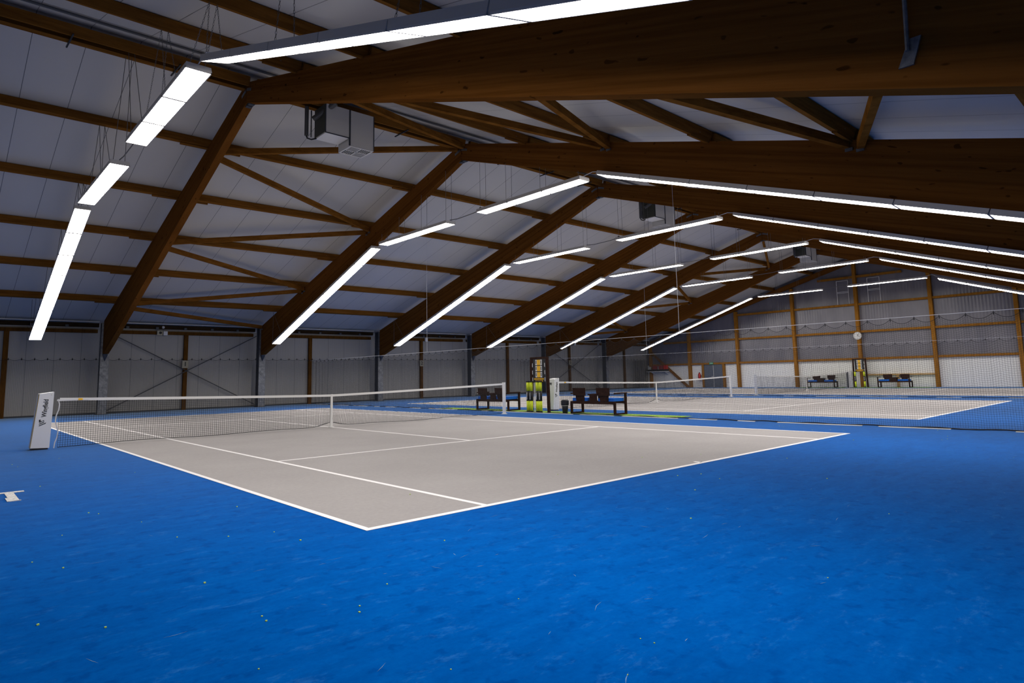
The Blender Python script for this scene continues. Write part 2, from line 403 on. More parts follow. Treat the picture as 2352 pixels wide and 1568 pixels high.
# conduits and hooks along the ridge, tie rod on the nearest beam
o = tag(MB().tube([(XA+.1, 10.45, ztop(10.45)+.21), (XB-.3, 10.45, ztop(10.45)+.21)], .035, 8).build('ridge_conduit', 'rod'), 'pipe coloured dark for shade, running along under the roof sheets beside the ridge', 'pipe')  # near-black colour stands in for the shadow along the ridge
o = tag(MB().box(XA+.1, XB-.3, 11.39, 11.51, 9.16, 9.19).build('cable_tray', 'rod'), 'dark narrow cable tray under the ridge purlins', 'cable tray')
for i in range(22):
    x = -3.2+i*2.15
    if min(abs(x-f) for f in FX) < .25: x += .4
    if FX[4]-.6 < x < FX[4]+.9: continue
    tag(MB().bar((x, 11.12, 9.0), (x-.03, 11.86, 8.985), .03, .03).build('ridge_hook', 'black', loc=(x, 11.5, 9.0)), 'small black bracket crossing the underside of the ridge purlins', 'bracket', 'black brackets under the ridge')
o = thing('ceiling_rod', 'thin steel rod coming down onto a plate on the nearest beam, upper right', 'rod', (2.72, -3.76, 3.8))
part('rod', MB().tube([(2.735, -3.80, 5.0), (2.735, -3.77, 3.86)], .018, 8), 'steel', o)
part('plate', MB().hexa([(2.745, -3.69, 3.74), (2.765, -3.69, 3.74), (2.765, -3.80, 3.74), (2.745, -3.80, 3.74), (2.745, -3.78, 3.96), (2.765, -3.78, 3.96), (2.765, -3.87, 3.96), (2.745, -3.87, 3.96)]), 'steel', o)

# ---------------------------------------------------------------- far side wall: rails, posts, pipes, cross braces
segx = [XA]+FX+[XB]
for i in range(7):
    a, b_ = segx[i]+(.18 if i else 0), segx[i+1]-(.18 if i < 6 else .25)
    bay = 'left of the nearest column' if i == 0 else f'between the {ORD[i-1]} and {ORD[i] if i<6 else "end"} columns'
    tag(MB().box(a, b_, 29.86, 29.975, 3.72, 3.88).build('wall_rail', 'wpost', loc=((a+b_)/2, 29.92, 3.8)), f'brown rail on the left wall {bay}', 'rail', 'timber rails on the far side wall')
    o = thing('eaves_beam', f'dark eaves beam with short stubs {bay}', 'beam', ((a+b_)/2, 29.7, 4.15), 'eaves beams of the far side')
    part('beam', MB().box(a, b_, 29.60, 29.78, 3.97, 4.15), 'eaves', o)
    x = a+.7
    while x < b_-.3:
        part('stub', MB().box(x, x+.12, 29.48, 29.599, 3.95, 4.05), 'dsteel', o); x += 1.25
    tag(MB().tube([(a, 29.52, 4.21), (b_, 29.52, 4.21)], .03, 8).build('eaves_pipe', 'grey', loc=((a+b_)/2, 29.52, 4.21)), f'grey pipe under the eaves {bay}', 'pipe', 'grey pipes under the eaves')
for n_, x in enumerate([-.60, 6.46, 12.97, 20.52, 28.0, 34.6, 41.6]):
    tag(MB().box(x-.09, x+.09, 29.84, 29.985, 0, 3.718).build('wall_post', 'wpost', loc=(x, 29.9, 0)),
        f'{ORD[n_]} slim brown timber post from the left on the far side wall', 'post', 'timber posts on the far side wall')
def xbrace(x0, x1, lab):
    o = thing('cross_brace', lab, 'brace', ((x0+x1)/2, 29.8, 1.9))
    part('rod', MB().tube([(x0, 29.80, 3.75), (x1, 29.80, .12)], .022, 6), 'rod', o)
    part('rod', MB().tube([(x0, 29.745, .12), (x1, 29.745, 3.75)], .022, 6), 'rod', o)
xbrace(FX[0]+.25, FX[1]-.05, 'dark steel cross of rods on the far wall behind the near net')
xbrace(FX[4]+.25, FX[5]-.05, 'dark steel cross of rods on the far wall beside the scoreboard')
for x, z, t in ((6.44, 2.26, '1'), (20.5, 2.26, '2'), (34.6, 2.26, '3')):
    o = thing('court_number_sign', f'small cream sign with the number {t} on a timber wall post', 'sign', (x, 29.83, z), 'court number signs')
    part('plate', MB().box(x-.14, x+.14, 29.81, 29.838, z-.19, z+.19), 'cream', o)
    text_mesh('number', t, .30, 'ink', o, (x, 29.806, z), (1, 0, 0), (0, 0, 1), .006)
o = thing('wall_lamp', 'small cream floodlight with a round black lens on the top wall rail', 'lamp', (5.22, 29.8, 3.78))
part('body', MB().box(5.12, 5.36, 29.75, 29.855, 3.68, 3.9), 'cream', o)
part('lens', MB().tube([(5.26, 29.735, 3.80), (5.26, 29.749, 3.80)], .065, 14), 'ink', o)
o = tag(MB().box(5.40, 5.58, 29.76, 29.855, 3.68, 3.88).build('wall_box', 'white', loc=(5.49, 29.8, 3.68)), 'small white junction box beside the cream floodlight on the wall rail', 'box')
def sphere(mb, c_, r, n=10):
    c_ = Vector(c_); ring = []
    for i in range(1, n):
        th = math.pi*i/n; ring.append([c_+Vector((r*math.sin(th)*math.cos(2*math.pi*k/n), r*math.sin(th)*math.sin(2*math.pi*k/n), r*math.cos(th))) for k in range(n)])
    vs = [c_+Vector((0, 0, r))]+[p for q in ring for p in q]+[c_-Vector((0, 0, r))]; fs = []
    for k in range(n):
        fs.append((0, 1+k, 1+(k+1) % n)); fs.append((len(vs)-1, 1+(n-2)*n+(k+1) % n, 1+(n-2)*n+k))
        for i in range(n-2): a = 1+i*n+k; b_ = 1+i*n+(k+1) % n; fs.append((a, a+n, b_+n, b_))
    return mb.add(vs, fs)
o = thing('dome_camera', 'little round grey dome camera hanging above the cream floodlight', 'camera', (5.34, 29.5, 4.0))
part('dome', sphere(MB(), (5.34, 29.62, 4.06), .07), 'lgrey', o, True)
part('mount', MB().box(5.31, 5.37, 29.60, 29.64, 3.93, 3.985), 'dsteel', o)
tag(MB().box(20.75, 20.95, 29.78, 29.858, 3.68, 3.92).build('wall_box', 'white', loc=(20.85, 29.8, 3.68)), 'small white box on the wall rail above the second court sign', 'box')
tag(MB().box(35.1, 35.3, 29.78, 29.858, 3.66, 3.86).build('wall_box', 'white', loc=(35.2, 29.8, 3.68)), 'small white box on the wall rail above the third court sign', 'box')

# ---------------------------------------------------------------- end wall timber
GY = [25.45, 20.95, 16.25, 11.65, 7.07, 2.6, -2.1]
gname = ['leftmost', 'second from left', 'third from left', 'central', 'fourth from right', 'third from right', 'second from right']
for i, y in enumerate(GY):
    tag(MB().box(44.80, 45.07, y-.11, y+.11, 0, ztop(y)-.40).build('gable_post', 'gwood', loc=(44.93, y, 0)), f'tall orange brown timber post on the end wall, {gname[i]}', 'post', 'tall timber posts of the end wall')
tag(MB().box(44.8, 45.07, 29.42, 29.62, 0, 3.7).build('gable_post', 'gwood', loc=(44.93, 29.5, 0)), 'timber corner post where the end wall meets the far side wall', 'post', 'tall timber posts of the end wall')
zr = lambda z: (8.70-z)/TAN
yl = [29.42]+GY+[-6.9]
for zi, z in enumerate((1.97, 3.87, 5.81, 7.78)):
    lim = zr(z)-.45
    for i in range(len(yl)-1):
        a, b_ = yl[i]-.115 if i else yl[i], yl[i+1]+.115
        a = min(a, YR+lim); b_ = max(b_, YR-lim)
        if a-b_ < .5: continue
        tag(MB().box(44.9, 45.06, b_, a, z-.075, z+.075).build('gable_rail', 'gwood', loc=(44.98, (a+b_)/2, z)),
            f'timber rail of the end wall, {ORD[zi]} row up, {ORD[i]} bay from left', 'rail', 'horizontal rails of the end wall')
for side in (1, -1):
    o = thing('gable_rafter', f'slim timber rafter along the end wall top, {"left" if side > 0 else "right"} of the ridge', 'roof beam', (44.9, YR+side*.5, 8.8))
    ye = 29.4 if side > 0 else -6.9
    part('beam', MB().prism_x([(YR+side*.01, ztop(YR)), (ye, ztop(ye)), (ye, ztop(ye)-.35), (YR+side*.01, ztop(YR)-.35)], 44.78, 44.96), 'glulam', o)
o = thing('low_rail', 'pale timber rail on short posts low on the end wall behind the benches', 'rail', (45.0, 9.4, .86))
part('rail', MB().box(44.93, 45.06, 7.2, 11.53, .80, .90), 'pale', o)
part('post', MB().box(44.95, 45.06, 9.36, 9.5, 0, .798), 'pale', o)
tag(MB().bar((44.825, 29.35, 3.08), (44.825, 25.62, .02), .20, .13, (1, 0, 0)).build('slanting_timber', 'brace'), 'slanting timber strut at the left corner of the end wall', 'brace')
# door in the end wall
dr = struct('door_1', MB().box(44.96, 45.06, 22.40, 24.12, 0, 1.87), 'door')
struct('door_frame', MB().box(44.9, 45.06, 24.121, 24.32, 0, 1.89).box(44.9, 45.06, 22.2, 22.399, 0, 1.89), 'gwood', dr)
struct('door_gap', MB().box(44.945, 44.962, 23.24, 23.27, .02, 1.84), 'lgrey', dr)
struct('door_handle', MB().box(44.90, 44.962, 23.30, 23.34, .86, .92).box(44.90, 44.915, 23.30, 23.46, .88, .90), 'lgrey', dr)
o = thing('exit_sign', 'green emergency exit sign above the grey door', 'sign', (44.88, 23.38, 1.98))
part('plate', MB().box(44.86, 44.896, 23.2, 23.56, 1.9, 2.08), 'green', o)
part('running_figure', MB().box(44.852, 44.859, 23.42, 23.46, 1.94, 2.04), 'white', o); part('door_symbol', MB().box(44.852, 44.859, 23.26, 23.34, 1.95, 2.03), 'white', o)
o = thing('fire_extinguisher', 'red fire extinguisher hanging left of the grey door', 'fire extinguisher', (44.85, 24.52, .7))
part('cylinder', MB().tube([(44.84, 24.52, z_) for z_ in (.62, .66, 1.12, 1.19, 1.22)], [.07, .1, .1, .06, .03], 14), 'red', o, True)
part('valve', MB().box(44.80, 44.88, 24.49, 24.55, 1.221, 1.27), 'black', o)
part('hose', MB().tube([(44.78, 24.52, 1.24), (44.72, 24.58, 1.1), (44.73, 24.6, .8)], .012, 6), 'black', o)
part('wall_bracket', MB().box(44.94, 45.06, 24.48, 24.56, .9, 1.0), 'dsteel', o)
# shelf with things
o = thing('wall_shelf', 'white shelf on the end wall in the far left corner', 'shelf', (44.8, 28.3, 1.42))
part('board', MB().box(44.45, 44.79, 27.48, 29.7, 1.38, 1.44), 'white', o)
for y in (27.75, 29.2): part('bracket', MB().prism_y([(44.5, 1.379), (45.06, 1.379), (45.06, 1.1)], y, y+.04), 'white', o)
for i, (y, w_, h_, mm, lb, nm) in enumerate([(29.45, .18, .40, 'grey', 'grey carton at the left end of the corner wall shelf', 'carton'), (28.85, .36, .5, 'dred', 'dull red crate on the corner wall shelf, left of three', 'crate'),
       (28.2, .34, .5, 'dred', 'dull red crate on the corner wall shelf, middle of three', 'crate'), (27.72, .32, .5, 'red', 'bright red crate at the right end of the corner wall shelf', 'crate')]):
    q = thing('storage_'+nm, lb, nm, (44.6, y, 1.44), 'red crates on the corner shelf' if nm == 'crate' else None)
    part('lower_box', MB().box(44.47, 44.75, y-w_/2-.05, y+w_/2+.05, 1.442, 1.60), 'black', q)
    part('lid', MB().box(44.49, 44.73, y-w_/2, y+w_/2, 1.601, 1.44+h_), mm, q)
# clock
o = thing('wall_clock', 'round white clock on the central post of the end wall', 'clock', (44.75, 11.68, 3.58))
part('case', MB().tube([(44.72, 11.68, 3.58), (44.79, 11.68, 3.58)], .27, 28), 'grey', o)
fc = part('face', MB().tube([(44.708, 11.68, 3.58), (44.719, 11.68, 3.58)], .235, 28), 'white', o)
part('hand', MB().bar((44.70, 11.68, 3.58), (44.70, 11.60, 3.72), .006, .025), 'ink', fc)
part('hand', MB().bar((44.695, 11.68, 3.58), (44.695, 11.50, 3.55), .006, .02), 'ink', fc)
for i in range(12):
    a = math.pi*i/6; part('hour_mark', MB().bar((44.704, 11.68+.185*math.sin(a), 3.58+.185*math.cos(a)), (44.704, 11.68+.215*math.sin(a), 3.58+.215*math.cos(a)), .006, .016), 'ink', fc)
# ladder-like frames
for (y0, y1, lab) in ((12.94, 12.15, 'white tubular frame high on the end wall, left of the central post'), (10.86, 10.07, 'white tubular frame high on the end wall, right of the central post')):
    o = thing('tubular_frame', lab, 'frame', (45.0, (y0+y1)/2, 5.95), 'white tubular frames high on the end wall')
    for yy in (y0, y1): part('upright', MB().tube([(45.02, yy, 5.9), (45.02, yy, 7.6)], .018, 6), 'white', o)
    for zz in (6.72, 6.80, 7.6): part('rung', MB().tube([(45.02, y0, zz), (45.02, y1, zz)], .016, 6), 'white', o)

# ---------------------------------------------------------------- ceiling lights
RX = [.10, 9.82, 16.89, 23.96, 31.03, 40.1]
rsc = [.885, .887, .890, .894, .897, .885]
rown = ['nearest', 'second', 'third', 'fourth', 'fifth', 'farthest']
HT = .105; HW = .42
def under(y):
    d = abs(y-YR); return 8.62-(BT_F if y > YR else BT_N)*d
def mk_light(x, ya, za, yb, zb, lab, tilt=0.):
    """fixture from (ya,za) to (yb,zb) measured on its lower face"""
    a = Vector((x, ya, za)); b = Vector((x, yb, zb)); mid = (a+b)/2; d = (b-a).normalized(); n = Vector((0, -d.z, d.y))
    if n.z < 0: n = -n
    o = thing('ceiling_light', lab, 'ceiling light', mid, 'long white hanging light fittings')
    g = .01; A = a+d*g; B = b-d*g; xh = Vector((math.cos(tilt), 0, 0))+n*math.sin(tilt); n = (n*math.cos(tilt)-Vector((1, 0, 0))*math.sin(tilt)); X = xh*HW/2; wl = .016
    h = MB()
    h.hexa([A-X+n*.02, A+X+n*.02, B+X+n*.02, B-X+n*.02, A-X*.92+n*HT, A+X*.92+n*HT, B+X*.92+n*HT, B-X*.92+n*HT])
    W = xh*wl; dl = d*wl
    h.hexa([A-X, A-X+W, B-X+W, B-X, A-X+n*.02, A-X+W+n*.02, B-X+W+n*.02, B-X+n*.02])
    h.hexa([A+X-W, A+X, B+X, B+X-W, A+X-W+n*.02, A+X+n*.02, B+X+n*.02, B+X-W+n*.02])
    h.hexa([A-X, A+X, A+X+dl, A-X+dl, A-X+n*.02, A+X+n*.02, A+X+dl+n*.02, A-X+dl+n*.02])
    h.hexa([B-X-dl, B+X-dl, B+X, B-X, B-X-dl+n*.02, B+X-dl+n*.02, B+X+n*.02, B-X+n*.02])
    part('housing', h, 'hous', o)
    q = [A-X+W+dl+n*.008, A+X-W+dl+n*.008, B+X-W-dl+n*.008, B-X+W-dl+n*.008]
    e = MB().add(q, [(0, 1, 2, 3)]); e2 = part('diffuser', e, 'lamp', o)
    return o, n
def chain(root, p0, p1, name='chain'):
    p0 = Vector(p0); p1 = Vector(p1); Ld = (p1-p0).length; n = max(2, int(Ld/.042)); d = (p1-p0)/n; dn = d.normalized()
    s1 = dn.cross(Vector((1, 0, 0))).normalized(); s2 = dn.cross(s1); b = MB()
    for i in range(n):
        c_ = p0+d*(i+.5); s_ = s1 if i % 2 else s2; hl = d.length*.62; ww = .009
        loop = [c_-dn*hl, c_-dn*hl*.6+s_*ww, c_+dn*hl*.6+s_*ww, c_+dn*hl, c_+dn*hl*.6-s_*ww, c_-dn*hl*.6-s_*ww, c_-dn*hl]
        b.tube(loop, .0032, 3, False)
    return part(name, b, 'wire', root)
def hang(root, p0, p1):
    return part('hanger', MB().tube([p0, p1], .0065, 4, False), 'wire', root)
LV = []
for r, x in enumerate(RX):
    sc = rsc[r]
    Y = lambda y: cam_pos.y+(y+5.208)*sc
    Zc = lambda z: cam_pos.z+(z-1.3247)*sc
    zl = Zc(7.215)
    groups = []
    yB, yC, yD, yE, yF = Y(7.35), Y(12.40), Y(14.23), Y(19.27), Y(19.86)
    groups.append(('level string near the ridge, this side', [(yB+(yC-yB)*i/3, zl, yB+(yC-yB)*(i+1)/3, zl) for i in range(3)], 'lv'))
    groups.append(('level string beyond the ridge', [(yD+(yE-yD)*i/3, zl-.03, yD+(yE-yD)*(i+1)/3, zl-.03) for i in range(3)], 'lv'))
    yG, zG, zF = Y(31.0), Zc(3.41), Zc(7.14)
    groups.append(('sloping string down to the far side wall', [(yF+(yG-yF)*i/7, zF+(zG-zF)*i/7, yF+(yG-yF)*(i+1)/7, zF+(zG-zF)*(i+1)/7) for i in range(7)], 'sl'))
    yA, zA = Y(6.72), Zc(7.20); dy = (yG-yF)*.98; sl = (zG-zF)/(yG-yF)*1.0
    if r == 5: zA -= .12
    if r == 0: yA, zA, sl = 5.10, 6.36, -.343; dy = 9.8
    groups.append(('sloping string on the near side of the hall', [(yA-dy*i/7, zA+sl*dy*i/7, yA-dy*(i+1)/7, zA+sl*dy*(i+1)/7) for i in range(7)], 'nr'))
    for gi, (gn, fx, ty) in enumerate(groups):
        nf = len(fx)
        for i, (ya, za, yb, zb) in enumerate(fx):
            if ty == 'nr': pos = f'right-hand sloping string, {ORD[i]} from the peak'
            elif ty == 'sl': pos = f'left-hand sloping string, {ORD[i]} from its top'
            else: pos = ('upper' if gi == 0 else 'lower')+' level string, '+['right one', 'middle one', 'left one'][i]
            lab = f'lit white batten light, {rown[r]} row, {pos}'
            o, n = mk_light(x, ya, za, yb, zb, lab, (.22, -.03, -.05, -.07, -.09, -.16)[r] if ty == 'nr' else 0.)
            ends = [(ya, za)] + ([(yb, zb)] if i == nf-1 else [])
            if ty == 'lv': ends = [(ya+.12, za)] + ([(yb-.12, zb)] if i == nf-1 else [])
            for (ye, ze) in ends:
                for dx in (-.12, .12):
                    p0 = (x+dx, ye, ze+HT)
                    if r == 0:
                        side = 1 if ye > YR else -1
                        pj = min([YR+s_*(d or .2) for s_ in (1, -1) for d in PUR], key=lambda q: abs(q-ye))
                        if ty == 'lv' or abs(pj-ye) < 1.0: (chain if ye < 9.5 else hang)(o, p0, (x+dx*.5, pj, min(ztop(pj), 9.02)))
                    elif r < 5:
                        if ty == 'lv': hang(o, p0, (x+dx, ye, under(ye)-.0))
                    else: hang(o, p0, (x+dx, ye, ztop(ye)+.2)) if ty == 'lv' else None
                if r in (1, 2, 3, 4) and ty == 'lv' and 0: pass
            if ty == 'sl' and i == nf-1:
                hang(o, (x-.17, yb, zb+.03), (x-.17, yb, ztop(yb)-.02))
                if 0 < r < 5: part('stay_wire', MB().tube([(x-.16, yb, ztop(yb)-.03), (x-.14, yb-.9, zb+.55)], .0055, 4, False), 'wire', o)
            if ty == 'lv' and i == nf-1 and gi == 0:
                part('cable', MB().tube([(x, yb-.05, zl+HT+.02), (x, yb+.4, zl+HT-.02), (x, yD-.4, zl+HT-.04), (x, yD+.05, zl+HT+.0)], .014, 6), 'wire', o)
            if ty == 'lv' and i == 0 and gi == 0:
                part('cable', MB().tube([(x, ya+.05, zl+HT+.02), (x, (ya+yA)/2, zl+HT+.06), (x, yA-.05, zA+HT)], .01, 6), 'rope', o)
                for dx in (-.08, .09): part('plug', MB().box(x+dx-.03, x+dx+.03, yC-.12, yC-.06, zl+HT, zl+HT+.06), 'black', o)

# ---------------------------------------------------------------- ridge heaters
def heater(dx, lab):
    o = thing('ceiling_heater', lab, 'ventilation unit', (4.9+dx, 11.2, 8.1), 'air units under the ridge')
    A = (4.70+dx, 5.42+dx, 10.86, 11.56, 8.12, 8.96)
    part('housing', MB().box(A[0]+.012, A[1], A[2], A[3], A[4]+.012, A[5]), 'grey', o)
    part('intake_panel', MB().box(A[0]-.004, A[0]+.011, A[2]+.03, A[3]-.02, A[4]+.03, A[5]), 'olive', o)
    part('bottom_pan', MB().box(A[0]+.02, A[1]-.01, A[2]+.02, A[3]-.02, A[4], A[4]+.011), 'white', o)
    B = (5.45+dx, 6.19+dx, 10.86, 11.58, 7.90, 8.96)
    OB = part('outlet_box', MB().box(B[0], B[1], B[2], B[3], B[4]+.02, B[5]), 'grey', o)
    g = MB(); z0, z1 = B[4]-.001, B[4]+.019
    xm, ym = (B[0]+B[1])/2, (B[2]+B[3])/2
    ob = OB; part('grille_back', MB().box(B[0]+.01, B[1]-.01, B[2]+.01, B[3]-.01, z1-.004, z1), 'black', ob)
    for (a, b_, c_, d_) in ((B[0], B[1], B[2], B[2]+.05), (B[0], B[1], B[3]-.05, B[3]), (B[0], B[0]+.05, B[2]+.05, B[3]-.05), (B[1]-.05, B[1], B[2]+.05, B[3]-.05),
                            (xm-.018, xm+.018, B[2]+.05, B[3]-.05), (B[0]+.05, B[1]-.05, ym-.018, ym+.018)):
        g.box(a, b_, c_, d_, z0, z1-.004)
    for qx in (0, 1):
        for qy in (0, 1):
            xa, xb = (B[0]+.05, xm-.018) if qx == 0 else (xm+.018, B[1]-.05)
            ya, yb = (B[2]+.05, ym-.018) if qy == 0 else (ym+.018, B[3]-.05)
            for i in range(1, 5):
                t = i/5
                if (qx+qy) % 2: g.box(xa+(xb-xa)*t-.007, xa+(xb-xa)*t+.007, ya, yb, z0+.002, z1-.004)
                else: g.box(xa, xb, ya+(yb-ya)*t-.007, ya+(yb-ya)*t+.007, z0+.002, z1-.004)
    part('grille', g, 'lgrey', ob)
    e = MB()
    for (px, py) in ((A[0], A[2]), (A[1], A[2]), (B[0]-.012, B[2]-.004), (B[1], B[2])): e.box(px-.008, px+.018, py-.01, py+.018, (A[4] if px < B[0]-.1 else B[4])+.02, A[5])
    e.box(A[0], A[1], A[2]-.008, A[2]+.012, A[4]-.004, A[4]+.022)
    part('corner_trim', e, 'dsteel', o)
    part('duct', MB().tube([(4.42+dx, 11.45, 8.13), (4.42+dx, 11.45, 8.98)], .055, 10), 'rod', o)
    part('pipe', MB().tube([(4.56+dx, 11.46, 8.12), (4.56+dx, 11.46, 8.9)], .02, 8), 'steel', o)
    part('drain_bend', MB().tube([(4.42+dx, 11.45, 8.13), (4.44+dx, 11.44, 8.06), (4.55+dx, 11.42, 8.04), (4.69+dx, 11.4, 8.10)], .022, 8), 'black', o)
    part('flue', MB().tube([(4.55+dx, 11.3, 8.6), (4.95+dx, 10.75, 8.99)], .075, 12), 'rod', o)
    for xx in (4.95, 5.9): part('strap', MB().box(xx+dx, xx+dx+.03, 11.24, 11.27, 8.961, 9.018), 'dsteel', o)
heater(0, 'boxy grey air unit with slatted outlet under the ridge behind the nearest arch')
heater(15.35, 'boxy grey air unit under the ridge behind the third arch')
heater(30.6, 'farthest boxy grey air unit, before the end wall')

# ---------------------------------------------------------------- tennis nets
ordc = ['near', 'middle', 'far']
def tennis_net(ci, xs, box_side):
    x0, x1 = xs-(.80 if ci < 2 else .76), xs+11.884; yn = 11.885; xc = xs+5.485
    o = thing('tennis_net', f'black tennis net with white top band across the {ordc[ci]} court', 'tennis net', (xc, yn, 0), 'tennis nets')
    def zt_(x): t = np.abs(x-xc)/((x1-x0)/2); return .914+.155*t**1.15
    def zb_(x): dd = np.abs(x-xc); return .022+.11*np.exp(-(dd/.35)**2)+.012*(1+np.sin(x*2.1))
    def P(s, f):
        x = x0+s; a = zb_(x); b_ = zt_(x)-.05
        dd = (x-xc)
        x2 = x - np.sign(dd)*np.minimum(np.abs(dd), .3)*.35*np.exp(-(dd/.5)**2)*(1-f)
        return x2, yn+.05*np.sin(x*1.3)*(1-f)**2+.004*np.sin(x*9), a+(b_-a)*f
    r = (.0034, .0034, .0036)[ci]; pitch = (.0455, .0455, .055)[ci]
    grid_net('mesh', P, x1-x0-.05, pitch, (21, 20, 16)[ci], .15, r, 'cord', o, 7)
    n = 40; b = MB()
    for i in range(n):
        xa, xb = x0+(x1-x0)*i/n, x0+(x1-x0)*(i+1)/n; za, zb = float(zt_(xa)), float(zt_(xb))
        b.hexa([(xa, yn-.011, za-.06), (xb, yn-.011, zb-.06), (xb, yn+.011, zb-.06), (xa, yn+.011, za-.06), (xa, yn-.009, za), (xb, yn-.009, zb), (xb, yn+.009, zb), (xa, yn+.009, za)])
    part('top_band', b, 'white', o)
    xx = np.linspace(x0, x1-.05, 90)
    part('bottom_cord', MB().tube([(float(q), yn+.05*math.sin(q*1.3), float(zb_(q))) for q in xx], .007, 5), 'cord', o)
    # centre strap with base
    part('centre_strap', MB().hexa([(xc-.035, yn-.02, .02), (xc+.035, yn-.02, .02), (xc+.035, yn+.02, .02), (xc-.035, yn+.02, .02), (xc-.025, yn-.02, .92), (xc+.025, yn-.02, .92), (xc+.025, yn+.02, .92), (xc-.025, yn+.02, .92)]), 'white', o)
    part('strap_anchor', MB().box(xc-.06, xc+.06, yn-.06, yn+.06, .004, .019), 'white', o)
    # wavy lacing at the left end
    lx = x0-.03; pts = [(lx+.03*math.sin(i*1.25), yn-.02, 1.04-i*.115) for i in range(10)]
    part('side_lacing', MB().tube(pts, .012, 6), 'rope', o)
    if ci < 2:
        part('tension_strap', MB().box(x0-.05, x0+.52, yn-.022, yn-.014, 1.0, 1.035), 'white', o)
        part('strap_buckle', MB().box(x0+.33, x0+.41, yn-.03, yn-.0225, 1.005, 1.045), 'amber', o)
    # posts
    for (px, lb) in ((x1+.062, 'right'), (xs-.914, 'left')):
        if ci < 2 and lb == 'left': continue
        far = (ci == 2 and lb == 'right')
        q = thing('net_post', f'{"dark" if far else "white"} square net post at the {lb} end of the {ordc[ci]} net', 'net post', (px, yn, 0), 'net posts')
        part('post', MB().box(px-.042, px+.042, yn-.042, yn+.042, 0.008, 1.08), 'dsteel' if far else 'white', q)
        part('groove', MB().box(px-.008, px+.008, yn-.046, yn-.0425, .05, 1.04), 'grey', q)
        part('cap', MB().box(px-.046, px+.046, yn-.046, yn+.046, 1.081, 1.10), 'white', q)
        part('floor_cover', MB().tube([(px, yn, .0042), (px, yn, .012)], .11, 16), 'white', q)
for ci, xs in enumerate(COURT_X): tennis_net(ci, xs, 0)

def sensor_box(bx_, lab, flip=False):
    """white slanted post box; its inner edge stands at bx_"""
    s = -1 if not flip else 1
    o = thing('net_post_box', lab, 'sensor box', (bx_+s*.17, 11.9, 0), 'white slanted boxes at the net posts')
    y0, y1 = 11.70, 11.86 if not flip else 11.86
    y1 = 12.04
    if not flip:
        # front sheet wider than the core, leaning edge on the outside
        fb = [(bx_-.32, .045), (bx_, .03), (bx_+.03, 1.20), (bx_-.22, 1.165)]
    else:
        fb = [(bx_, .03), (bx_+.32, .045), (bx_+.22, 1.15), (bx_-.03, 1.18)]
    part('casing', MB().prism_y(fb, y0+.02, y1), 'white', o)
    part('front_sheet', MB().prism_y(fb, y0, y0+.0195), 'white', o)
    fe = [(fb[0][0]-.012, fb[0][1]), (fb[0][0]-.001, fb[0][1]), (fb[3][0]-.001, fb[3][1]), (fb[3][0]-.012, fb[3][1])] if not flip else [(fb[1][0]+.001, fb[1][1]), (fb[1][0]+.012, fb[1][1]), (fb[2][0]+.012, fb[2][1]), (fb[2][0]+.001, fb[2][1])]
    if bx_ < 0: part('edge_strip', MB().prism_y(fe, y0+.002, y0+.05), 'edge', o)
    part('foot', MB().box(fb[0][0]+.02, fb[1][0]-.02, y0+.03, y1-.02, 0.001, .03), 'black', o)
    part('camera_dot', MB().tube([(fb[2][0]-.045, y0-.004, 1.14), (fb[2][0]-.045, y0-.0005, 1.14)], .01, 10), 'grey', o)
    cx_ = (fb[0][0]+fb[1][0])/2+.03
    lean = Vector((.075, 0, 1.15)).normalized(); ey = Vector((-1, 0, 0)); ey = (ey-lean*ey.dot(lean)).normalized()
    text_mesh('lettering', 'Wingfield', .112, 'ink', o, (cx_+.02, y0-.003, .865), tuple(lean), tuple(ey), .002, (.86, 1.05))
    lg = MB(); bz = .49
    for k in range(3):
        zz = bz+k*.035; xx = cx_-.075+k*.0
        lg.prism_y([(xx, zz), (xx+.012, zz+.022), (xx+.125-.03*k, zz+.062-.012*k+.012), (xx+.118-.03*k, zz+.04-.012*k+.012)], y0-.004, y0-.0005)
    lg.prism_y([(cx_-.075, bz+.095), (cx_-.045, bz+.095), (cx_-.045, bz+.14), (cx_-.075, bz+.135)], y0-.004, y0-.0005)
    lg.prism_y([(cx_-.005, bz+.10), (cx_+.012, bz+.104), (cx_+.012, bz+.125), (cx_-.005, bz+.12)], y0-.004, y0-.0005)
    part('logo', lg, 'ink', o)
    # small mark on the outer side face
    sx = (fb[0][0]-.0) if not flip else fb[0][0]
    mk = MB(); ox = -1
    def sidepx(z): 
        t = (z-fb[0][1])/(fb[3][1]-fb[0][1]); return fb[0][0]+(fb[3][0]-fb[0][0])*t
    for (ya, yb, za, zb) in ((11.84, 11.95, 1.02, 1.035), (11.84, 11.855, .94, 1.02), (11.935, 11.95, .94, 1.02), (11.875, 11.89, .94, 1.02), (11.90, 11.915, .96, 1.02)):
        xq = sidepx((za+zb)/2); mk.box(xq-.008, xq-.003, ya, yb, za, zb)
    if 10 < bx_ < 20: part('side_mark', mk, 'ink', o)
    return o
sensor_box(-.955, 'white slanted box lettered Wingfield at the left post of the near net')
sensor_box(COURT_X[1]-.955, 'white slanted box behind the divider net at the left post of the middle net')
sensor_box(COURT_X[2]+12.06, 'white slanted box at the right post of the far net', True)

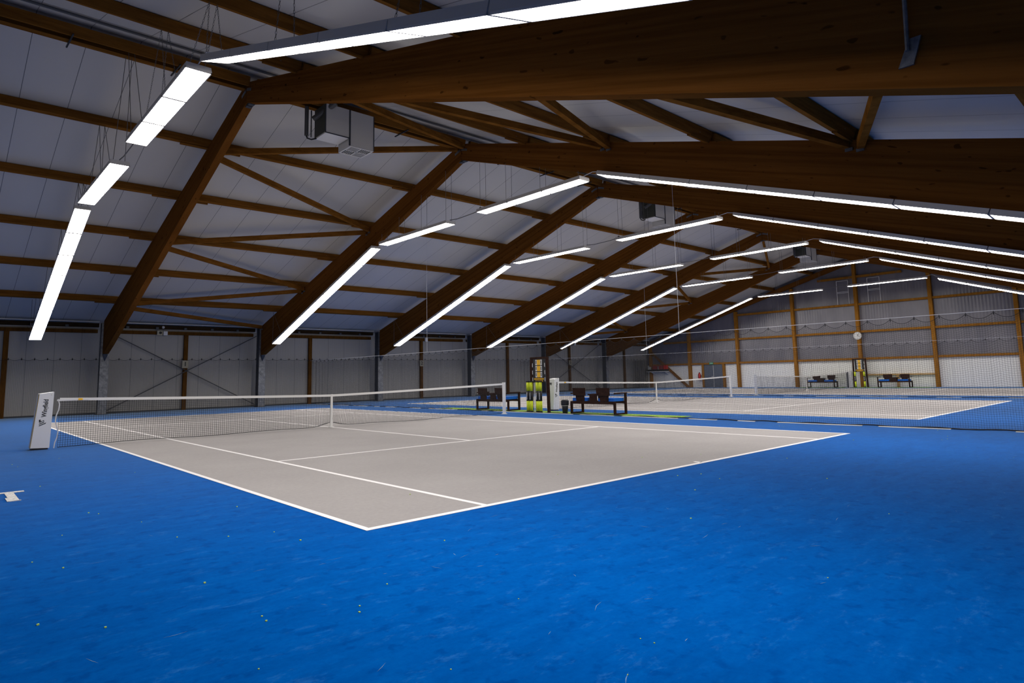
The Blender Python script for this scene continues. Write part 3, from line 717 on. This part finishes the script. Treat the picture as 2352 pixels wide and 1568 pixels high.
# ---------------------------------------------------------------- divider nets
def divider(xd, lab, y_near, y_far=29.45, full=True, tail=True):
    o = thing('divider_net', lab, 'divider net', (xd, 12, 0), 'black divider nets between the courts')
    Lg = y_far-y_near; pit_ = .48
    def fold(y): return np.clip((y-(y_far-1.6))/1.6, 0, 1)
    def P(s, f):
        y = y_far-s; u = (s/pit_) % 1.0
        sag = .115*(1-(2*u-1)**2)
        zt2 = 2.40-sag; zb = .02+.012*np.sin(y*3.1)+.01*np.sin(y*7.3)
        xo = .02*np.sin(y*1.1+f*2)*(1-f)*f*2+.012*np.sin(y*2.7)*(1-f) + fold(y)*(.10*np.sin(y*16)*(1-.4*f))
        return xd+xo, y+0*f, zb+(zt2-zb)*f
    grid_net('mesh', P, Lg, .046, 50, .075, .0019, 'cord', o, 14)
    part('top_wire', MB().tube([(xd, y_near, 2.43), (xd, YB-.03, 2.43)], .005, 6), 'rope', o)
    b = MB(); pts = []
    ys = np.arange(0, Lg, .04)
    X = P(ys, np.ones_like(ys)); part('scalloped_cord', MB().tube(list(zip(X[0].tolist(), X[1].tolist(), X[2].tolist())), .0045, 4, False), 'cord', o)
    n = int(Lg/pit_)
    h = MB()
    for i in range(n+1):
        y = y_far-i*pit_; h.tube([(xd, y, 2.35), (xd, y, 2.435)], [.011, .005], 4)
    part('hooks', h, 'cord', o)['kind'] = 'stuff'
    ys = np.arange(0, Lg, .1); X = P(ys, np.zeros_like(ys))
    part('bottom_cord', MB().tube([(a-.0, b_, .02+.010*math.sin(b_*5)) for a, b_ in zip(X[0].tolist(), X[1].tolist())], .015, 6), 'cord', o)
    # white hem strips lying along the foot
    rnd = random.Random(int(xd*10)); y = y_far-.6
    while y > y_near+.4:
        ln_ = rnd.choice([.5, .9, 1.4, 2.0]); y2 = max(y-ln_, y_near)
        if xd < 20 and y2 < 13.9 and y > 9.6:
            if y > 13.9: y2 = 13.9
            else: y, y2 = min(y, 13.6), 9.5
        yy = np.linspace(y, y2, 8); b = MB()
        for i in range(7):
            xa = xd-.055+.02*math.sin(yy[i]*4); xb_ = xd-.055+.02*math.sin(yy[i+1]*4)
            b.hexa([(xa-.045, yy[i], .003), (xb_-.045, yy[i+1], .003), (xb_+.02, yy[i+1], .003), (xa+.02, yy[i], .003), (xa-.045, yy[i], .010), (xb_-.045, yy[i+1], .010), (xb_+.02, yy[i+1], .014), (xa+.02, yy[i], .014)])
        part('white_hem', b, 'white', o)
        y = y2-rnd.choice([.35, .6, 1.1, 1.6])
    for yh in ((18.1, 5.25) if xd < 20 else (18.1,)): part('support_wire', MB().tube([(xd, yh, 2.435), (xd, yh, ztop(yh)+.2)], .0038, 5, False), 'rope', o)
    return o
divider(12.95, 'black divider net hanging on a wire between the near and middle courts', -6.9)
divider(28.85, 'farther black divider net between the middle and far courts', -6.9)
# net along the far side wall
o = thing('wall_net', 'black scalloped net hanging along the whole far side wall', 'net', (20, 29.7, 0))
def PW(s, f):
    x = -4.1+s; u = (s/.45) % 1.0; zt2 = 2.52-.075*(1-(2*u-1)**2); zb = .04
    return x, 29.66+.02*np.sin(x*2.3)*(1-f), zb+(zt2-zb)*f
grid_net('mesh', PW, 48.4, .06, 42, .1, .0020, 'cord', o, 6)
ss = np.arange(0, 48.4, .045); X = PW(ss, np.ones_like(ss)); part('scalloped_cord', MB().tube(list(zip(X[0].tolist(), X[1].tolist(), X[2].tolist())), .006, 4, False), 'cord', o)
h = MB()
for i in range(107): h.tube([(-4.1+i*.45, 29.66, 2.46), (-4.1+i*.45, 29.66, 2.56)], [.022, .008], 4)
part('hooks', h, 'cord', o)['kind'] = 'stuff'
# gathered net curtain in the far corner
o = thing('net_curtain', 'gathered dark net bunched up in the far left corner of the hall', 'net', (43.2, 29.4, 0))
def PC(s, f):
    return 42.2+s*.42, 29.4+.11*np.sin(s*9.5)*(1-.3*f)+.0*s, .02+2.38*f
grid_net('mesh', PC, 4.6, .04, 50, .05, .0022, 'cord', o, 6)

# ---------------------------------------------------------------- benches, scoreboards, bin
def bench(x, y, rot, lab):
    """local: seat faces +x, length along y (2.0 m)"""
    o = thing('player_bench', lab, 'bench', (0, 0, 0), 'dark wooden player benches')
    for sy in (-1, 1):
        yy = sy*.94
        f = MB().box(-.30, -.24, yy-.035, yy+.035, 0, .42); part('leg', f, 'bench', o)
        part('leg', MB().box(.26, .32, yy-.035, yy+.035, 0, .66), 'bench', o)
        part('runner', MB().box(-.239, .259, yy-.03, yy+.03, 0, .045), 'bench', o)
        part('armrest', MB().box(-.26, .33, yy-.045, yy+.045, .661, .695), 'bench', o)
    part('seat_frame', MB().box(-.30, -.235, -.904, .904, .33, .425).box(.262, .32, -.904, .904, .34, .42).box(-.234, .261, -.904, .904, .36, .40), 'bench', o)
    for c_ in (-.56, .56):
        part('cushion', MB().box(-.268, .27, c_-.33 if c_ < 0 else c_-.30, c_+.30 if c_ < 0 else c_+.33, .426, .525), 'cush', o)
    for c_ in (-.52, .52):
        # narrow lower board and wide head board, leaning back
        part('back_board', MB().hexa([(-.30, c_-.17, .43), (-.27, c_-.17, .43), (-.27, c_+.17, .43), (-.30, c_+.17, .43), (-.315, c_-.20, .66), (-.285, c_-.20, .66), (-.285, c_+.20, .66), (-.315, c_+.20, .66)]), 'bench', o)
        part('head_board', MB().hexa([(-.345, c_-.27, .61), (-.317, c_-.27, .61), (-.317, c_+.27, .61), (-.345, c_+.27, .61), (-.365, c_-.28, .86), (-.337, c_-.28, .86), (-.337, c_+.28, .86), (-.365, c_+.28, .86)]), 'bench', o)
    part('middle_table', MB().box(-.28, .28, -.20, .20, .62, .66).box(-.28, -.25, -.20, .12, .426, .619).box(.25, .28, -.20, .20, .426, .619), 'bench', o)
    o.location = (x, y, .007); o.rotation_euler.z = rot
    return o
bench(13.52, 8.93, 0, 'dark wooden bench with blue cushions right of the scoreboard, by the black bin')
bench(13.62, 14.2, 0, 'dark wooden bench with blue cushions behind the right post of the near net')
bench(44.0, 14.05, math.pi, 'dark bench with blue cushions before the end wall, left of the far scoreboard')
bench(44.0, 9.33, math.pi, 'dark bench with blue cushions before the end wall, right of the far scoreboard')

def scoreboard(x, yc, lab, tubes, wh):
    o = thing('scoreboard', lab, 'scoreboard', (x, yc, 0), 'manual scoreboards')
    for s in (-1, 1):
        yt = yc+s*.40; yb = yc+s*.44
        part('post', MB().hexa([(x-.035, yb-.05, 0), (x+.035, yb-.05, 0), (x+.035, yb+.05, 0), (x-.035, yb+.05, 0), (x-.035, yt-.05, 1.97), (x+.035, yt-.05, 1.97), (x+.035, yt+.05, 1.97), (x-.035, yt+.05, 1.97)]), 'bench', o)
        for zz in (1.68, 1.42, 1.17):
            part('clip', MB().box(x-.045, x-.036, yc+s*.315-.012, yc+s*.315+.012, zz-.07, zz+.07), 'white', o)
    part('top_bar', MB().box(x-.035, x+.035, yc-.349, yc+.349, 1.90, 1.97), 'bench', o)
    bd = part('board', MB().box(x-.03, x+.01, yc-.30, yc+.30, 1.05, 1.93), 'black', o)
    for i, zz in enumerate((1.775, 1.555, 1.335)):
        part('score_card', MB().box(x-.038, x-.0305, yc+.083, yc+.17, zz-.095, zz+.095), 'white', bd)
        part('score_card', MB().box(x-.038, x-.0305, yc-.17, yc-.083, zz-.095, zz+.095), 'white', bd)
        part('score_card', MB().box(x-.038, x-.0305, yc-.081, yc+.081, zz-.095, zz+.095), 'amber', bd)
        for s in (-1, 1): text_mesh('digit', '0' , .16, 'ink', o, (x-.041, yc+s*.127, zz), (0, -1, 0), (0, 0, 1), .003, (.62, 1))
    if len(tubes) > 2:
        for dy in (.17, .24): part('support_rod', MB().box(x-.06, x-.045, yc+dy-.012, yc+dy+.012, 0, 1.06), 'white', o)
    # rows of small yellow lettering, too small to read
    bl = MB(); rr = random.Random(3)
    for row, (zz, hw) in enumerate(((1.185, .25), (1.11, .19))):
        y = yc+hw
        while y > yc-hw: w_ = rr.choice([.02, .03, .035]); bl.box(x-.036, x-.0305, y-w_, y, zz-.025, zz+.025); y -= w_+.010
    part('lettering', bl, 'amber', o)
    o.location.z += .007
    for i, dy in enumerate(tubes):
        q = thing('ball_tube', f'lime and black tube at the {wh} scoreboard, {(["leftmost", "second from left", "second from right", "rightmost"] if len(tubes) > 2 else ["left", "right"])[i]}', 'tube', (x-.10, yc+dy, 0), 'lime and black tubes at the scoreboards')
        R_ = .060
        xx, yy = x-.12, yc+dy
        part('base', MB().tube([(xx, yy, 0), (xx, yy, .05)], R_+.006, 12), 'black', q)
        part('lower_sleeve', MB().tube([(xx, yy, .051), (xx, yy, .40)], R_, 12), 'yel', q, True)
        part('middle_sleeve', MB().tube([(xx, yy, .401), (xx, yy, .76)], R_, 12), 'black', q, True)
        part('upper_sleeve', MB().tube([(xx, yy, .761), (xx, yy, 1.07)], R_, 12), 'yel', q, True)
        part('cap', MB().tube([(xx, yy, 1.071), (xx, yy, 1.12)], R_+.006, 12), 'black', q)
        lt = MB(); rr = random.Random(i)
        z_ = .46
        while z_ < .70: hh = rr.choice([.025, .03]); lt.box(xx-R_-.004, xx-R_+.004, yy-.022, yy+.018, z_, z_+hh); z_ += hh+.014
        part('lettering', lt, 'white', q); q.location.z += .007
scoreboard(13.2, 11.36, 'scoreboard with yellow score cards on dark posts between the near and middle courts', (.50, .335, .01, -.15), 'near')
scoreboard(44.2, 11.52, 'far scoreboard with yellow score cards before the end wall under the clock', (.30, -.30), 'far')
def bin_(x, y, r, h_, lab):
    o = thing('litter_bin', lab, 'bin', (x, y, 0), 'black litter bins')
    part('body', MB().tube([(x, y, 0), (x, y, h_)], [r*.72, r], 20), 'black', o, True)
    part('bag_rim', MB().tube([(x, y, h_-.06), (x, y, h_-.02), (x, y, h_+.10), (x, y, h_+.13)], [r*1.03, r*1.16, r*1.12, r*.8], 14), 'black', o)
    part('rim_band', MB().tube([(x, y, h_-.075), (x, y, h_-.06)], r*1.08, 20), 'grey', o); o.location.z += .007
bin_(13.2, 10.14, .12, .33, 'black litter bin with bag beside the near bench')
bin_(44.1, 12.2, .12, .30, 'small black bin beside the far white box')

tag(MB().box(12.99, 13.95, 5.6, 17.6, 0.001, .006).build('turf_strip', 'turf', loc=(13.6, 11.6, 0)), 'bright green turf strip on the floor under the near benches and scoreboard', 'turf strip')
tag(MB().box(43.4, 44.75, 7.2, 15.6, .001, .006).build('turf_strip', 'turf', loc=(44, 11.5, 0)), 'green turf strip on the floor under the far benches', 'turf strip')

# white T mark on the floor at the left edge
b = MB().box(-3.0, -1.925, 5.235, 5.335, .001, .006).box(-2.125, -2.035, 4.5, 5.234, .001, .006).box(-2.15, -2.02, 4.47, 4.499, .001, .007).box(-2.15, -2.126, 4.5, 4.78, .001, .007)
m = mat('worn_tape', (.75, .73, .7), .7)
L(m, ramp(m, noise(m, coords(m), 60, 3), [(.35, (.45, .45, .46)), (.6, (.8, .78, .76))]), bsdf(m).inputs['Base Color'])
tag(b.build('floor_marking', m, loc=(-2.1, 5, 0)), 'worn white T shaped tape mark on the blue floor at the left edge', 'floor marking')

# fuzz specks shed by balls
sp = MB(); rr = random.Random(11)
pts = [(-1.31, 1.99), (-1.24, 1.05), (-.92, .73), (-.58, .59), (-1.43, -1.39), (-1.44, -1.48), (-1.07, -2.7), (-.96, -1.65), (-1.01, -1.74), (-1.77, 8.98), (-1.73, 5.58), (12.58, -1.14)]
pts += [(rr.uniform(-3.5, 12), rr.uniform(-5, 2)) for _ in range(55)]+[(rr.uniform(-3.8, -.1), rr.uniform(0, 10)) for _ in range(14)]
for (x, y) in pts:
    r = rr.uniform(.003, .005)*(.7 if y < -2 else 1.3); zf = .0045 if (0 < x < 10.97 and y > 0) else 0
    sp.box(x-r, x+r, y-r*1.1, y+r*1.1, zf, zf+r*1.1)
tag(sp.build('ball_fuzz', 'fuzz'), 'tiny yellow green bits of ball fuzz scattered over the floor', 'fuzz', kind='stuff')

# scuff marks on the blue floor: short pale strokes (part of the floor)
sf = MB()
for i in range(150):
    x, y = rr.uniform(-3, 11), rr.uniform(-5, .0)
    if rr.random() < .25: x, y = rr.uniform(-4, -.1), rr.uniform(0, 9)
    a = rr.gauss(.2, .5) if rr.random() < .7 else rr.uniform(0, 3.14); l_ = rr.uniform(.03, .16); w_ = rr.uniform(.0012, .003)
    dx, dy = math.cos(a)*l_/2, math.sin(a)*l_/2; nx, ny = -math.sin(a)*w_, math.cos(a)*w_; k = rr.uniform(-.2, .2)*l_
    sf.add([(x-dx, y-dy, .0008), (x+nx+k*nx/w_*.5, y+ny+k*ny/w_*.5, .0008), (x+dx, y+dy, .0008), (x-nx+k*nx/w_*.5, y-ny+k*ny/w_*.5, .0008)], [(0, 1, 2, 3)])
M_['scuff'] = mat('scuff', (.10, .24, .50), .8)
struct('scuff_marks', sf, 'scuff', floor)
